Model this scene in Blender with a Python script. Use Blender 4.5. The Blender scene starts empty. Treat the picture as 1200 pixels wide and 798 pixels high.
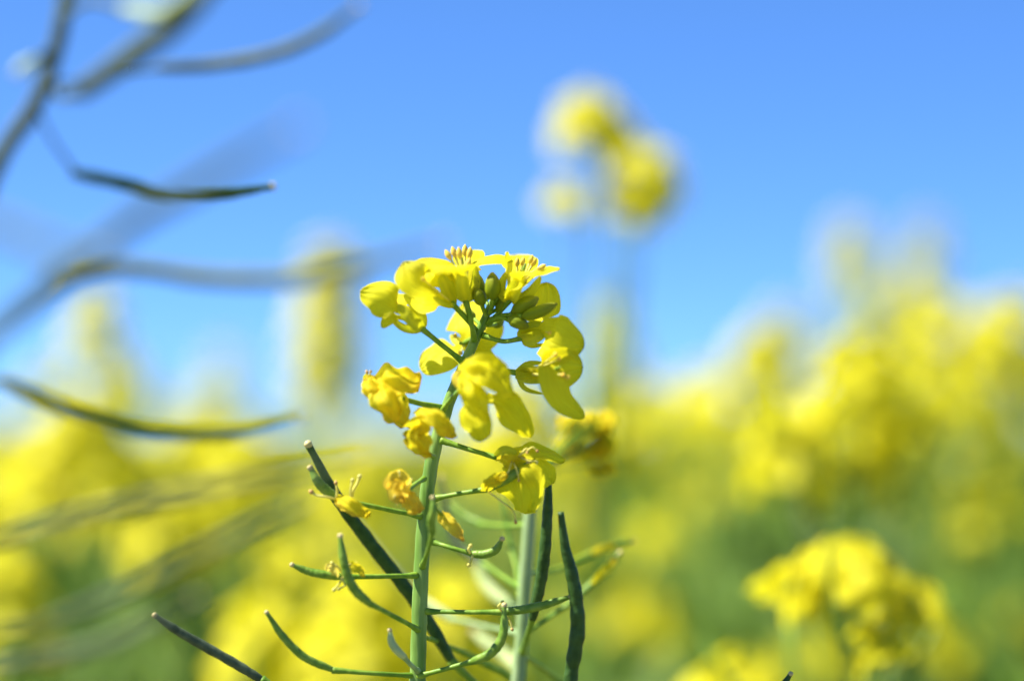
import bpy, math, random
from mathutils import Vector, Matrix, noise
S = bpy.context.scene
COL = S.collection
R = math.radians
# ------------------------------------------------------------------ camera
EYE = 1.25                       # lens height above the soil
FOCUS = 0.50
HORIZON = 500                    # picture row (of 798) at eye level
cam_d = bpy.data.cameras.new('camera')
cam = bpy.data.objects.new('camera', cam_d)
COL.objects.link(cam)
S.camera = cam
cam.location = (0, 0, EYE)
cam.rotation_euler = (R(90), 0, 0)
cam_d.sensor_width = 24.0
cam_d.lens = 50.0
cam_d.shift_y = (HORIZON - 399) / 1200
cam_d.clip_start = 0.02
cam_d.clip_end = 3000
cam_d.dof.use_dof = True
cam_d.dof.focus_distance = FOCUS
cam_d.dof.aperture_fstop = 2.1
cam_d.dof.aperture_blades = 9
# ------------------------------------------------------------------ light
SUN_EL, SUN_AZ = 53.0, -94.0      # azimuth clockwise from +Y (away from the lens); negative = left
sv = Vector((math.sin(R(SUN_AZ)) * math.cos(R(SUN_EL)), math.cos(R(SUN_AZ)) * math.cos(R(SUN_EL)), math.sin(R(SUN_EL))))
w = bpy.data.worlds.new('World')
S.world = w
w.use_nodes = True
nt = w.node_tree
nt.nodes.clear()
sky = nt.nodes.new('ShaderNodeTexSky')
sky.sky_type = 'NISHITA'
sky.sun_disc = False
sky.sun_elevation = R(SUN_EL)
sky.sun_rotation = R(SUN_AZ)
sky.altitude = 0
sky.air_density = 0.5
sky.dust_density = 0.0
sky.ozone_density = 10.0
gm = nt.nodes.new('ShaderNodeGamma')
gm.inputs['Gamma'].default_value = 0.72
hs = nt.nodes.new('ShaderNodeMixRGB')
hs.blend_type = 'MULTIPLY'
hs.inputs['Fac'].default_value = 1.0
hs.inputs['Color2'].default_value = (0.42, 0.66, 0.96, 1)
bg = nt.nodes.new('ShaderNodeBackground')
bg.inputs['Strength'].default_value = 0.15
out = nt.nodes.new('ShaderNodeOutputWorld')
nt.links.new(sky.outputs[0], gm.inputs['Color'])
nt.links.new(gm.outputs[0], hs.inputs['Color1'])
nt.links.new(hs.outputs[0], bg.inputs['Color'])
nt.links.new(bg.outputs[0], out.inputs['Surface'])
sun_d = bpy.data.lights.new('sun', 'SUN')
sun_d.energy = 5.0
sun_d.angle = R(0.5)
sun_d.color = (1.0, 0.95, 0.86)
sun = bpy.data.objects.new('sun', sun_d)
COL.objects.link(sun)
sun.location = (-3, 3, 6)
sun.rotation_euler = sv.to_track_quat('Z', 'Y').to_euler()
# ------------------------------------------------------------------ exposure
S.view_settings.view_transform = 'Standard'
S.view_settings.look = 'None'
S.view_settings.exposure = 1.3
S.view_settings.gamma = 1.0
S.view_settings.use_curve_mapping = False
S.render.engine = 'CYCLES'
S.cycles.use_denoising = True
S.cycles.max_bounces = 8
S.cycles.diffuse_bounces = 4
S.cycles.transmission_bounces = 6
S.cycles.sample_clamp_indirect = 6.0
# ------------------------------------------------------------------ materials
def mat(name, c1, c2, scale, rough=0.5, trans=None, tfac=0.0, bump=0.0, stretch=None, uv=False, veins=0.0, spec=0.35, edge=None):
    """two-tone noise colour, optional translucency and relief"""
    m = bpy.data.materials.new(name)
    m.use_nodes = True
    t = m.node_tree
    N, L = t.nodes, t.links
    N.clear()
    o = N.new('ShaderNodeOutputMaterial')
    tc = N.new('ShaderNodeTexCoord')
    mp = N.new('ShaderNodeMapping')
    L.new(tc.outputs['UV' if uv else 'Object'], mp.inputs['Vector'])
    if stretch:
        mp.inputs['Scale'].default_value = stretch
    nz = N.new('ShaderNodeTexNoise')
    nz.inputs['Scale'].default_value = scale
    nz.inputs['Detail'].default_value = 5
    L.new(mp.outputs[0], nz.inputs['Vector'])
    rp = N.new('ShaderNodeValToRGB')
    rp.color_ramp.elements[0].position = 0.32
    rp.color_ramp.elements[1].position = 0.68
    rp.color_ramp.elements[0].color = (*c1, 1)
    rp.color_ramp.elements[1].color = (*c2, 1)
    L.new(nz.outputs['Fac'], rp.inputs['Fac'])
    col = rp.outputs['Color']
    if edge:                      # tip colour along V
        sx = N.new('ShaderNodeSeparateXYZ')
        L.new(tc.outputs['UV'], sx.inputs[0])
        mr = N.new('ShaderNodeMapRange')
        mr.inputs['From Min'].default_value = edge[1]
        mr.inputs['From Max'].default_value = edge[2]
        L.new(sx.outputs['Y'], mr.inputs['Value'])
        mx = N.new('ShaderNodeMixRGB')
        L.new(mr.outputs[0], mx.inputs['Fac'])
        L.new(col, mx.inputs['Color1'])
        mx.inputs['Color2'].default_value = (*edge[0], 1)
        col = mx.outputs[0]
    b = N.new('ShaderNodeBsdfPrincipled')
    b.inputs['Roughness'].default_value = rough
    b.inputs['Specular IOR Level'].default_value = spec
    L.new(col, b.inputs['Base Color'])
    if bump:
        bm_ = N.new('ShaderNodeBump')
        bm_.inputs['Strength'].default_value = bump
        bm_.inputs['Distance'].default_value = 0.0004
        h = nz.outputs['Fac']
        if veins:
            wv = N.new('ShaderNodeTexNoise')
            wv.inputs['Scale'].default_value = veins
            wv.inputs['Detail'].default_value = 2
            mp2 = N.new('ShaderNodeMapping')
            mp2.inputs['Scale'].default_value = (1.0, 0.10, 1.0)
            L.new(tc.outputs['UV'], mp2.inputs['Vector'])
            L.new(mp2.outputs[0], wv.inputs['Vector'])
            h = wv.outputs['Fac']
        L.new(h, bm_.inputs['Height'])
        L.new(bm_.outputs[0], b.inputs['Normal'])
    last = b.outputs[0]
    if trans:
        tr = N.new('ShaderNodeBsdfTranslucent')
        mt = N.new('ShaderNodeMixRGB')
        mt.blend_type = 'MULTIPLY'
        mt.inputs['Fac'].default_value = 1.0
        mt.inputs['Color2'].default_value = (*trans, 1)
        L.new(col, mt.inputs['Color1'])
        L.new(mt.outputs[0], tr.inputs['Color'])
        ms = N.new('ShaderNodeMixShader')
        ms.inputs['Fac'].default_value = tfac
        L.new(last, ms.inputs[1])
        L.new(tr.outputs[0], ms.inputs[2])
        last = ms.outputs[0]
    L.new(last, o.inputs['Surface'])
    return m

M = {}
M['petal'] = mat('petal_yellow', (0.74, 0.64, 0.004), (0.89, 0.84, 0.018), 20.0, 0.55, (1.0, 1.0, 0.9), 0.5, 0.8, (1, .07, 1), True, 26, 0.2,
                 edge=((0.90, 0.85, 0.022), 0.3, 1.6))
M['withered'] = mat('petal_withered', (0.84, 0.64, 0.012), (0.90, 0.82, 0.03), 7.0, 0.6, (1, 1, .9), 0.58, 0.9, (1, .25, 1), True, 14, 0.2, edge=((0.78, 0.48, 0.02), 0.66, 1.3))
M['dry'] = mat('petal_dry', (0.86, 0.58, 0.02), (0.90, 0.76, 0.08), 4.0, 0.65, (1, 1, .9), 0.55, 0.9, (1, .3, 1), True, 10, 0.2, edge=((0.55, 0.28, 0.03), 0.6, 1.1))
M['sepal'] = mat('sepal_yellow_green', (0.50, 0.53, 0.015), (0.72, 0.70, 0.02), 3.0, 0.5, (1, 1, .8), 0.4, 0.4, (1, .2, 1), True, 12, 0.3)
M['sepal_dry'] = mat('sepal_dry', (0.86, 0.68, 0.08), (0.90, 0.78, 0.18), 3.0, 0.6, (1, 1, .8), 0.4, 0.4, (1, .2, 1), True, 12, 0.3)
M['bud'] = mat('bud_green', (0.15, 0.23, 0.008), (0.27, 0.33, 0.012), 6.0, 0.5, (1, 1, .6), 0.2, 0.6, (1, .2, 1), True, 14, 0.2,
               edge=((0.34, 0.33, 0.02), 0.5, 1.1))
M['stem'] = mat('stem_green', (0.09, 0.20, 0.012), (0.23, 0.36, 0.075), 420, 0.45, None, 0, 0.8, (1, 1, .10), spec=0.35)
M['stem_pale'] = mat('stem_glaucous', (0.17, 0.28, 0.08), (0.30, 0.41, 0.18), 420, 0.5, None, 0, 0.7, (1, 1, .10), spec=0.45)
M['pedicel'] = mat('pedicel_green', (0.11, 0.24, 0.01), (0.26, 0.40, 0.04), 480, 0.45, (1, 1, .7), 0.1, 0.6, spec=0.3)
M['pod'] = mat('pod_green', (0.11, 0.23, 0.012), (0.25, 0.38, 0.045), 480, 0.45, (1, 1, .7), 0.12, 0.7, spec=0.35)
M['pod_dark'] = mat('pod_dark_green', (0.020, 0.060, 0.006), (0.048, 0.105, 0.018), 520, 0.5, None, 0, 0.9, spec=0.25)
M['pod_grey'] = mat('pod_grey_green', (0.042, 0.062, 0.030), (0.115, 0.15, 0.075), 420, 0.6, None, 0, 0.4, spec=0.2)
M['pod_pale'] = mat('pod_pale', (0.38, 0.48, 0.17), (0.50, 0.57, 0.26), 260, 0.55, None, 0, 0.3, spec=0.2)
M['beak'] = mat('pod_beak', (0.45, 0.36, 0.14), (0.62, 0.52, 0.22), 400, 0.5, None, 0, 0.3)
M['anther'] = mat('anther_ochre', (0.72, 0.42, 0.03), (0.85, 0.62, 0.06), 900, 0.7, None, 0, 0.4)
M['filament'] = mat('filament_pale', (0.75, 0.68, 0.10), (0.85, 0.80, 0.25), 400, 0.5, (1, 1, .9), 0.3)
M['curl'] = mat('stamen_withered', (0.40, 0.20, 0.05), (0.62, 0.40, 0.12), 500, 0.6)
M['leaf'] = mat('leaf_glaucous', (0.08, 0.155, 0.012), (0.15, 0.24, 0.032), 60, 0.5, (.8, 1, .4), 0.3, 0.3)
M['field_stem'] = mat('field_stem_green', (0.15, 0.28, 0.03), (0.24, 0.38, 0.07), 120, 0.5, None, 0, 0)
M['field_petal'] = mat('field_petal_yellow', (0.69, 0.625, 0.008), (0.84, 0.78, 0.016), 90, 0.6, (1, 1, .9), 0.5, 0)
M['field_bud'] = mat('field_bud_green', (0.26, 0.32, 0.02), (0.40, 0.44, 0.03), 200, 0.5)
M['soil'] = mat('soil', (0.10, 0.12, 0.035), (0.20, 0.17, 0.09), 6, 0.9, None, 0, 0.5)

# ------------------------------------------------------------------ mesh helpers
K = 0.0004                        # size of one picture pixel (1200 wide) per metre of distance
def P(px, py, mm=0.0, Y0=FOCUS):
    """a point at a real distance Y0 + mm from the lens"""
    Y = Y0 + mm * 0.001
    return Vector(((px - 600) * K * Y, Y, EYE + (HORIZON - py) * K * Y))
def PX(n, Y=FOCUS):
    return n * K * Y

def spline(pts, n):
    """Catmull-Rom through pts -> n+1 points"""
    pts = [Vector(p) for p in pts]
    if len(pts) == 2:
        return [pts[0].lerp(pts[1], i / n) for i in range(n + 1)]
    q = [pts[0] * 2 - pts[1]] + pts + [pts[-1] * 2 - pts[-2]]
    kt = [0.0]
    for i in range(len(q) - 1):
        kt.append(kt[-1] + max((q[i + 1] - q[i]).length, 1e-7) ** .5)     # centripetal: no overshoot
    seg = len(pts) - 1
    res = []
    for i in range(n + 1):
        u = i / n * seg
        k = min(int(u), seg - 1)
        t0, t1, t2, t3 = kt[k:k + 4]
        t = t1 + (t2 - t1) * (u - k)
        p0, p1, p2, p3 = q[k:k + 4]
        a1 = p0 * ((t1 - t) / (t1 - t0)) + p1 * ((t - t0) / (t1 - t0))
        a2 = p1 * ((t2 - t) / (t2 - t1)) + p2 * ((t - t1) / (t2 - t1))
        a3 = p2 * ((t3 - t) / (t3 - t2)) + p3 * ((t - t2) / (t3 - t2))
        b1 = a1 * ((t2 - t) / (t2 - t0)) + a2 * ((t - t0) / (t2 - t0))
        b2 = a2 * ((t3 - t) / (t3 - t1)) + a3 * ((t - t1) / (t3 - t1))
        res.append(b1 * ((t2 - t) / (t2 - t1)) + b2 * ((t - t1) / (t2 - t1)))
    return res

def lerp_list(rs, t):
    if not isinstance(rs, (list, tuple)):
        return rs
    u = t * (len(rs) - 1)
    k = min(int(u), len(rs) - 2)
    f = u - k
    return rs[k] * (1 - f) + rs[k + 1] * f

class MB:
    def __init__(s):
        s.v, s.f, s.uv, s.mi = [], [], [], []
    def face(s, idx, uvs, m=0):
        s.f.append(idx); s.uv.extend(uvs); s.mi.append(m)
    def tube(s, pts, rad, n=8, seg=None, m=0, lobe=0.0, nl=4, wob=0.0, cap=True, squash=1.0):
        seg = seg or max(6, 5 * (len(pts) - 1))
        c = spline(pts, seg)
        up = Vector((0.13, -1, 0.21)).normalized()
        base = len(s.v)
        prev = None
        L0 = (c[-1] - c[0]).length
        for i, p in enumerate(c):
            t = (c[min(i + 1, seg)] - c[max(i - 1, 0)])
            t = t.normalized() if t.length > 1e-9 else Vector((0, 0, 1))
            if prev is None:
                a = t.cross(up)
                if a.length < 1e-3:
                    a = t.cross(Vector((1, 0, 0)))
            else:
                a = prev - t * prev.dot(t)
            a.normalize()
            b = t.cross(a)
            prev = a
            r = lerp_list(rad, i / seg)
            for j in range(n):
                th = 2 * math.pi * j / n
                rr = r * (1 + lobe * math.cos(nl * th))
                if wob:
                    rr *= 1 + wob * noise.noise(p * 350 + Vector((math.cos(th), math.sin(th), 0)) * 0.6)
                s.v.append(p + a * (math.cos(th) * rr) + b * (math.sin(th) * rr * squash))
        for i in range(seg):
            for j in range(n):
                j2 = (j + 1) % n
                A, B = base + i * n + j, base + i * n + j2
                u0, u1, v0, v1 = j / n, (j + 1) / n, i / seg, (i + 1) / seg
                s.face((A, B, B + n, A + n), [(u0, v0), (u1, v0), (u1, v1), (u0, v1)], m)
        if cap:
            for k, i in ((0, 0), (1, seg)):
                s.v.append(c[i]); ci = len(s.v) - 1
                for j in range(n):
                    A, B = base + i * n + j, base + i * n + (j + 1) % n
                    s.face((ci, B, A) if k == 0 else (ci, A, B), [(.5, k)] * 3, m)
        return s
    def petal(s, pts, W, nrm, claw=0.3, cw=0.22, cup=0.0, crumple=0.0, ripple=0.0, nu=10, nv=14, m=0, seed=0.0, p=0.8, notch=0.0, tipw=0.0, frill=0.0, fold=0.0):
        """blade along a spine: narrow claw, rounded limb; W = full width (m)"""
        c = spline(pts, nv)
        # sample denser near the tip so that the end is round
        cc = spline(pts, 60)
        ts = [1 - (1 - i / nv) ** 1.5 for i in range(nv + 1)]
        nrm = Vector(nrm).normalized()
        base = len(s.v)
        Ln = sum((cc[i + 1] - cc[i]).length for i in range(60))
        for i, t in enumerate(ts):
            u = t * 60
            k = min(int(u), 59)
            pnt = cc[k].lerp(cc[k + 1], u - k)
            T = (cc[min(k + 2, 60)] - cc[max(k - 1, 0)]).normalized()
            lat = T.cross(nrm)
            if lat.length < 0.05:
                lat = T.cross(Vector((0.3, -0.8, 0.5)))
            lat.normalize()
            n = lat.cross(T).normalized()
            if t <= claw:
                wd = cw
            else:
                q = ((t - claw) / (1 - claw)) ** p
                e = math.sqrt(max(0.0, 1 - (2 * q - 1) ** 2))
                if q > 0.5 and tipw:
                    e = max(e, tipw * (1 if q < .97 else (1 - q) / .03))
                a = cw * (1 - q ** 4)
                wd = max(e, a) if q < 0.5 else max(e, 0.0)
                wd = (wd ** 3 + a ** 3) ** (1 / 3) if q < .6 else wd
                wd = min(wd, 1.0)
            hw = wd * W / 2
            for j in range(nu + 1):
                x = 2 * j / nu - 1
                d = cup * x * x * W * wd
                pp = pnt + lat * (x * hw) + n * d
                if notch and t > .85:
                    pp -= T * (notch * W * max(0, 1 - (x / .35) ** 2) * (t - .85) / .15)
                if ripple:
                    pp += n * (ripple * W * math.sin(x * 5 + seed) * t * abs(x) * math.sin(t * 9 + seed * 2))
                if frill and t > .6:
                    pp += n * (frill * W * math.sin(x * 13 + seed * 5 + 2 * math.sin(t * 8 + seed)) * ((t - .6) / .4) ** 1.5)
                if fold:
                    pp += n * (fold * W * (abs(((x + math.sin(seed) * .3 + .25 * math.sin(t * 5 + seed)) * 1.6) % 2 - 1) - .5) * min(1, t * 3))
                if crumple:
                    f = 0.9 / max(W, 1e-4)
                    q3 = pp * f * 1.6 + Vector((seed * 7.3, seed * 3.1, seed))
                    pp += n * (crumple * W * noise.noise(q3)) + lat * (0.6 * crumple * W * noise.noise(q3 * 1.7 + Vector((9, 4, 2))))
                    pp += n * (0.35 * crumple * W * noise.noise(q3 * 3.1))
                s.v.append(pp)
        for i in range(nv):
            for j in range(nu):
                A = base + i * (nu + 1) + j
                u0, u1, v0, v1 = j / nu, (j + 1) / nu, ts[i], ts[i + 1]
                s.face((A, A + 1, A + nu + 2, A + nu + 1), [(u0, v0), (u1, v0), (u1, v1), (u0, v1)], m)
        return s
    def build(s, name, mats, parent=None, origin=None):
        if not isinstance(mats, (list, tuple)):
            mats = [mats]
        o0 = Vector(origin) if origin is not None else Vector((0, 0, 0))
        me = bpy.data.meshes.new(name)
        me.from_pydata([tuple(v - o0) for v in s.v], [], s.f)
        ul = me.uv_layers.new(name='UVMap')
        flat = [x for uv in s.uv for x in uv]
        ul.data.foreach_set('uv', flat)
        for m_ in mats:
            me.materials.append(m_)
        me.polygons.foreach_set('material_index', s.mi)
        me.polygons.foreach_set('use_smooth', [True] * len(s.f))
        me.update()
        o = bpy.data.objects.new(name, me)
        COL.objects.link(o)
        if parent is not None:
            o.parent = parent
        return o

def tag(o, label=None, cat=None, group=None, kind=None):
    if label: o['label'] = label
    if cat: o['category'] = cat
    if group: o['group'] = group
    if kind: o['kind'] = kind
    return o

def empty(name, loc, label, cat='plant', group=None):
    o = bpy.data.objects.new(name, None)
    o.empty_display_size = 0.02
    o.location = loc
    COL.objects.link(o)
    tag(o, label, cat, group)
    return o

class Plant:
    """root Empty on the soil; parts are given in world metres and stored relative to the root"""
    def __init__(s, name, loc, label, group=None):
        s.loc = Vector(loc)
        s.root = empty(name, s.loc, label, 'plant', group)
    def part(s, name, mb, mats):
        return mb.build(name, mats, s.root, s.loc)
    def sub(s, name, mb, mats, parent):
        return mb.build(name, mats, parent, s.loc)   # parts sit at the root's origin, so offsets agree

# ------------------------------------------------------------------ the ground
def ground():
    mb = MB()
    n = 40
    ext = [-1500, -400, -120, -40, -15] + [-6 + i * 0.6 for i in range(21)] + [15, 40, 120, 400, 1500]
    ye = [-30, -8, -3] + [-1 + i * 0.6 for i in range(20)] + [15, 25, 60, 200, 700, 2500]
    for y in ye:
        for x in ext:
            z = 0.02 * noise.noise(Vector((x * 1.3, y * 1.3, 0))) if abs(x) < 16 and y < 16 else 0
            mb.v.append(Vector((x, y, z - 0.02)))
    W = len(ext)
    for i in range(len(ye) - 1):
        for j in range(W - 1):
            a = i * W + j
            mb.face((a, a + 1, a + W + 1, a + W), [(0, 0)] * 4)
    o = mb.build('ground', M['soil'])
    tag(o, 'bare soil under the rapeseed field', 'ground', kind='structure')
ground()

# ------------------------------------------------------------------ the sharp rapeseed plant
main = Plant('rapeseed_plant', (P(487, 798).x - 0.004, FOCUS + 0.01, 0),
             'sharp rapeseed plant with yellow flowers, green buds and curled young pods, in the middle')
mroot = main.loc
px = PX
def stem_at(pp, Y0=FOCUS):
    return [P(*p, Y0=Y0) if len(p) == 3 else P(p[0], p[1], 0, Y0) for p in pp]

mb = MB()
sp = [Vector((mroot.x, mroot.y, -0.03)), Vector((mroot.x - .012, mroot.y - .01, 0.4)), Vector((mroot.x + .004, mroot.y - .004, .85))] + \
     stem_at([(486, 900), (489, 798), (492, 700), (497, 610), (506, 540), (523, 480), (545, 425), (563, 385), (577, 352)])
mb.tube(sp, [px(22), px(19), px(15), px(11), px(9.6), px(9), px(8.6), px(8.2), px(7.4), px(6.4), px(5.0), px(3.4)], n=16, seg=150, lobe=0.035, nl=5, wob=0.10)
# scars and little swellings where the stalks leave the stem
main.part('stem', mb, M['stem'])

def stalk(pp, r0=3.0, r1=3.0, plant=main, name='flower', Y0=FOCUS, material='pedicel'):
    m_ = MB()
    pts = stem_at(pp, Y0)
    m_.tube(pts, [px(r0 * 1.5, Y0), px(r0, Y0), px((r0 + r1) / 2, Y0), px(r1, Y0), px(r1 * 1.25, Y0)], n=10, seg=24, wob=0.08)
    return plant.part(name, m_, M[material])

_seed = [0.0]
def petal(parent, pp, W, nrm=(0, -1, 0), name='petal', mt='petal', plant=main, Y0=FOCUS, **kw):
    _seed[0] += 1.37
    kw.setdefault('ripple', 0.035)
    kw.setdefault('nu', 16); kw.setdefault('nv', 20)
    if name == 'petal' and mt == 'petal': kw.setdefault('frill', 0.034); kw.setdefault('crumple', 0.05)
    if kw.get('crumple', 0) > .07: kw.setdefault('fold', .16)
    m_ = MB()
    m_.petal(stem_at(pp, Y0), px(W, Y0), nrm, seed=_seed[0], **kw)
    return plant.sub(name, m_, M[mt], parent)

def sepal(parent, pp, W, nrm=(0, -1, 0), mt='sepal', cup=0.25, plant=main, Y0=FOCUS, **kw):
    return petal(parent, pp, W, nrm, 'sepal', mt, plant, Y0, claw=0.0, cw=0.55, cup=cup, ripple=0.0, nu=8, nv=12, p=0.75, **kw)

def stamen(parent, pp, r=1.0, anther=2.6, alen=9, mt='anther', plant=main, Y0=FOCUS):
    m_ = MB()
    pts = stem_at(pp, Y0)
    m_.tube(pts, px(r, Y0), n=6, seg=10, m=0)
    d = (pts[-1] - pts[-2]).normalized()
    a = pts[-1] - d * px(alen * .3, Y0)
    e = pts[-1] + d * px(alen * .7, Y0)
    m_.tube([a, a.lerp(e, .5) + Vector((0, -px(.6, Y0), 0)), e], [px(.4, Y0), px(anther * .8, Y0), px(anther, Y0), px(anther * .8, Y0), px(.4, Y0)], n=8, seg=10, m=1, lobe=.18, nl=2)
    return plant.sub('stamen', m_, [M['filament'], M[mt]], parent)

def pistil(parent, pp, r=2.2, plant=main, Y0=FOCUS):
    m_ = MB()
    m_.tube(stem_at(pp, Y0), [px(r * .8, Y0), px(r, Y0), px(r * .9, Y0), px(r * .6, Y0), px(r * 1.0, Y0), px(r * .5, Y0)], n=8, seg=16)
    return plant.sub('pistil', m_, M['pod'], parent)

def bud(stk, body, wid, mt='bud', r=2.2, plant=main, Y0=FOCUS):
    """flower bud: stalk points, body points (base..tip), width in px"""
    m_ = MB()
    h = px(wid / 2, Y0)
    m_.tube(stem_at(body, Y0), [h * .30, h * .72, h * .95, h, h * .97, h * .86, h * .62, h * .16], n=16, seg=18, lobe=.045, nl=4, wob=.04)
    b = plant.part('flower_bud', m_, M[mt])
    m2 = MB()
    m2.tube(stem_at(stk, Y0), [px(r * 1.3, Y0), px(r, Y0), px(r * 1.15, Y0)], n=8, seg=12)
    plant.sub('pedicel', m2, M['pedicel'], b)
    return b

# --- flower A, far left
f = stalk([(543, 424, -1), (520, 406, -4), (493, 384, -8)], 3.2, 3.2)
sepal(f, [(494, 386, -7), (490, 366, -8), (473, 345, -8)], 15, (.35, -.9, .1))
sepal(f, [(494, 386, -8), (474, 383, -9), (455, 369, -9)], 11, (-.3, -.8, -.4))
sepal(f, [(494, 385, -9), (480, 373, -12), (466, 357, -11)], 15, (0, -1, 0.1))
sepal(f, [(494, 385, -5), (482, 370, -3), (468, 358, -3)], 15, (0, 1, 0.1))
petal(f, [(491, 381, -8), (475, 367, -10), (458, 357, -12), (443, 347, -12), (422, 343, -11)], 44, (-.6, -.65, .5), claw=.42, cw=.3, p=.7)
petal(f, [(488, 382, -8), (468, 372, -9), (456, 374, -11), (447, 384, -12)], 14, (.5, -.7, .3), claw=.4, cw=.4)
petal(f, [(489, 378, -6), (474, 358, -4), (467, 350, 4), (464, 345, 13)], 34, (0, -.4, .9), claw=.4)
petal(f, [(490, 380, -6), (472, 364, -4), (460, 360, 4), (448, 354, 14)], 34, (0, -.5, .8), claw=.4)
stamen(f, [(489, 380, -8), (472, 362, -8), (464, 355, -8)], alen=7)

# --- flower B1, top centre, cup seen from the side
f = stalk([(556, 399, -1), (551, 372, -5), (545, 350, -6)], 3.0, 3.4)
sepal(f, [(546, 352, -6), (536, 336, -7), (527, 314, -9)], 15, (-.6, -.8, 0))
sepal(f, [(545, 352, -5), (554, 337, -6), (557, 311, -6)], 15, (.6, -.8, 0))
sepal(f, [(545, 352, -8), (542, 334, -12), (541, 313, -12)], 16, (0, -1, 0))
sepal(f, [(545, 351, -4), (546, 334, 0), (547, 314, 2)], 16, (0, 1, 0))
petal(f, [(545, 348, -7), (540, 328, -11), (536, 314, -14), (527, 312, -22), (517, 320, -30)], 48, (-.1, -.45, .85), claw=.42, cw=.3)
petal(f, [(547, 347, -5), (553, 325, -5), (559, 309, -5), (577, 304, -6), (601, 307, -7)], 34, (.05, -.42, .92), claw=.38, cw=.3)
petal(f, [(542, 347, -6), (533, 325, -8), (524, 313, -9), (503, 311, -12), (478, 318, -14)], 42, (-.1, -.55, .8), claw=.38, cw=.3)
petal(f, [(546, 346, -4), (547, 325, 0), (548, 309, 2), (550, 299, 5), (554, 294, 14)], 38, (0, -.6, .8), claw=.4, cw=.3)
for a, b, z in ((527, 296, -9), (533, 293, -6), (539, 294, -10), (545, 291, -4), (550, 294, -7), (548, 306, -11)):
    stamen(f, [(545, 345, -6), ((545 + a) / 2, 318, z), (a, b + 6, z)], 1.3, 3.1, 15)
pistil(f, [(545, 347, -6), (542, 318, -7), (541, 301, -7)])

# --- flower B2, behind left of B1
f = stalk([(559, 389, 1), (545, 372, -5), (530, 356, -9)], 3.0, 3.2)
sepal(f, [(531, 358, -10), (514, 353, -13), (499, 333, -14)], 8, (.5, -.7, .4), cup=.1)
sepal(f, [(531, 357, -8), (522, 335, -10), (517, 322, -10)], 16, (0, -1, 0))
sepal(f, [(531, 357, -6), (516, 352, -3), (505, 340, 0)], 14, (0, 1, 0.3))
petal(f, [(528, 353, -10), (512, 343, -13), (494, 333, -16), (481, 322, -16), (473, 309, -14)], 44, (-.35, -.7, .6), claw=.3, cw=.3, ripple=.06)
petal(f, [(528, 355, -9), (513, 352, -9), (500, 350, -9), (483, 341, -7)], 40, (-.5, -.7, .55), claw=.28, cw=.3)
petal(f, [(529, 351, -8), (520, 332, -9), (512, 318, -8), (500, 306, -4)], 42, (-.1, -.65, .75), claw=.3, cw=.3)
petal(f, [(529, 354, -7), (518, 356, -5), (508, 358, 0), (494, 360, 8)], 36, (.1, -.7, .6), claw=.3, cw=.3)
stamen(f, [(526, 352, -10), (508, 338, -14), (497, 328, -18)], alen=8)

# --- flower C, top right
f = stalk([(573, 379, 0), (585, 366, -2), (598, 351, -5)], 2.8, 3.2)
sepal(f, [(597, 353, -5), (589, 340, -6), (594, 318, -7)], 13, (-.5, -.85, 0))
sepal(f, [(599, 353, -5), (619, 343, -7), (634, 324, -7)], 13, (.3, -.9, -.3))
sepal(f, [(598, 352, -7), (604, 338, -11), (612, 322, -11)], 17, (0, -1, .1))
petal(f, [(598, 350, -7), (606, 335, -11), (613, 322, -13), (622, 319, -19), (632, 322, -26)], 38, (.1, -.6, .75), claw=.45, cw=.55)
petal(f, [(600, 348, -6), (614, 333, -8), (624, 322, -8), (640, 317, -9), (656, 315, -10)], 27, (.0, -.42, .9), claw=.42, cw=.5)
petal(f, [(597, 348, -5), (596, 328, -6), (597, 312, -7), (594, 295, -8)], 24, (.93, -.35, 0), claw=.4, cw=.4)
petal(f, [(599, 346, -4), (606, 328, 1), (609, 314, 4), (609, 304, 9), (607, 299, 20)], 44, (0, -.5, .85), claw=.4, cw=.4)
for a, b, z in ((606, 305, 0), (612, 304, -6), (621, 302, -9), (624, 305, -5), (633, 310, -8), (627, 313, -12)):
    stamen(f, [(600, 345, -5), ((600 + a) / 2 + 3, 325, z), (a, b + 5, z)], 1.3, 2.8, 12)
pistil(f, [(600, 346, -5), (610, 325, -7), (616, 309, -8)])

# --- flower D, behind the stem
f = stalk([(562, 387, 2), (554, 396, 10), (545, 402, 16)], 2.6, 3.0)
sepal(f, [(545, 402, 16), (536, 400, 17), (528, 392, 19)], 12)
sepal(f, [(545, 403, 16), (552, 410, 18), (558, 418, 19)], 12)
petal(f, [(543, 402, 16), (545, 391, 15), (547, 377, 16), (549, 352, 19)], 58, (-.45, -.75, .5), claw=.2)
petal(f, [(542, 404, 15), (530, 410, 14), (515, 420, 14), (493, 434, 14)], 56, (-.42, -.75, .5), claw=.22, crumple=.05)
petal(f, [(545, 402, 16), (558, 396, 15), (570, 390, 16), (589, 378, 18)], 42, (.1, -1, .1), claw=.2)
petal(f, [(544, 405, 16), (552, 416, 15), (562, 428, 16), (570, 448, 20)], 46, (.1, -1, .1), claw=.22)
stamen(f, [(543, 402, 15), (537, 398, 10), (534, 394, 8)])
stamen(f, [(543, 402, 15), (542, 408, 10), (540, 413, 8)])
pistil(f, [(543, 402, 15), (541, 403, 11), (539, 402, 7)])

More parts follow.
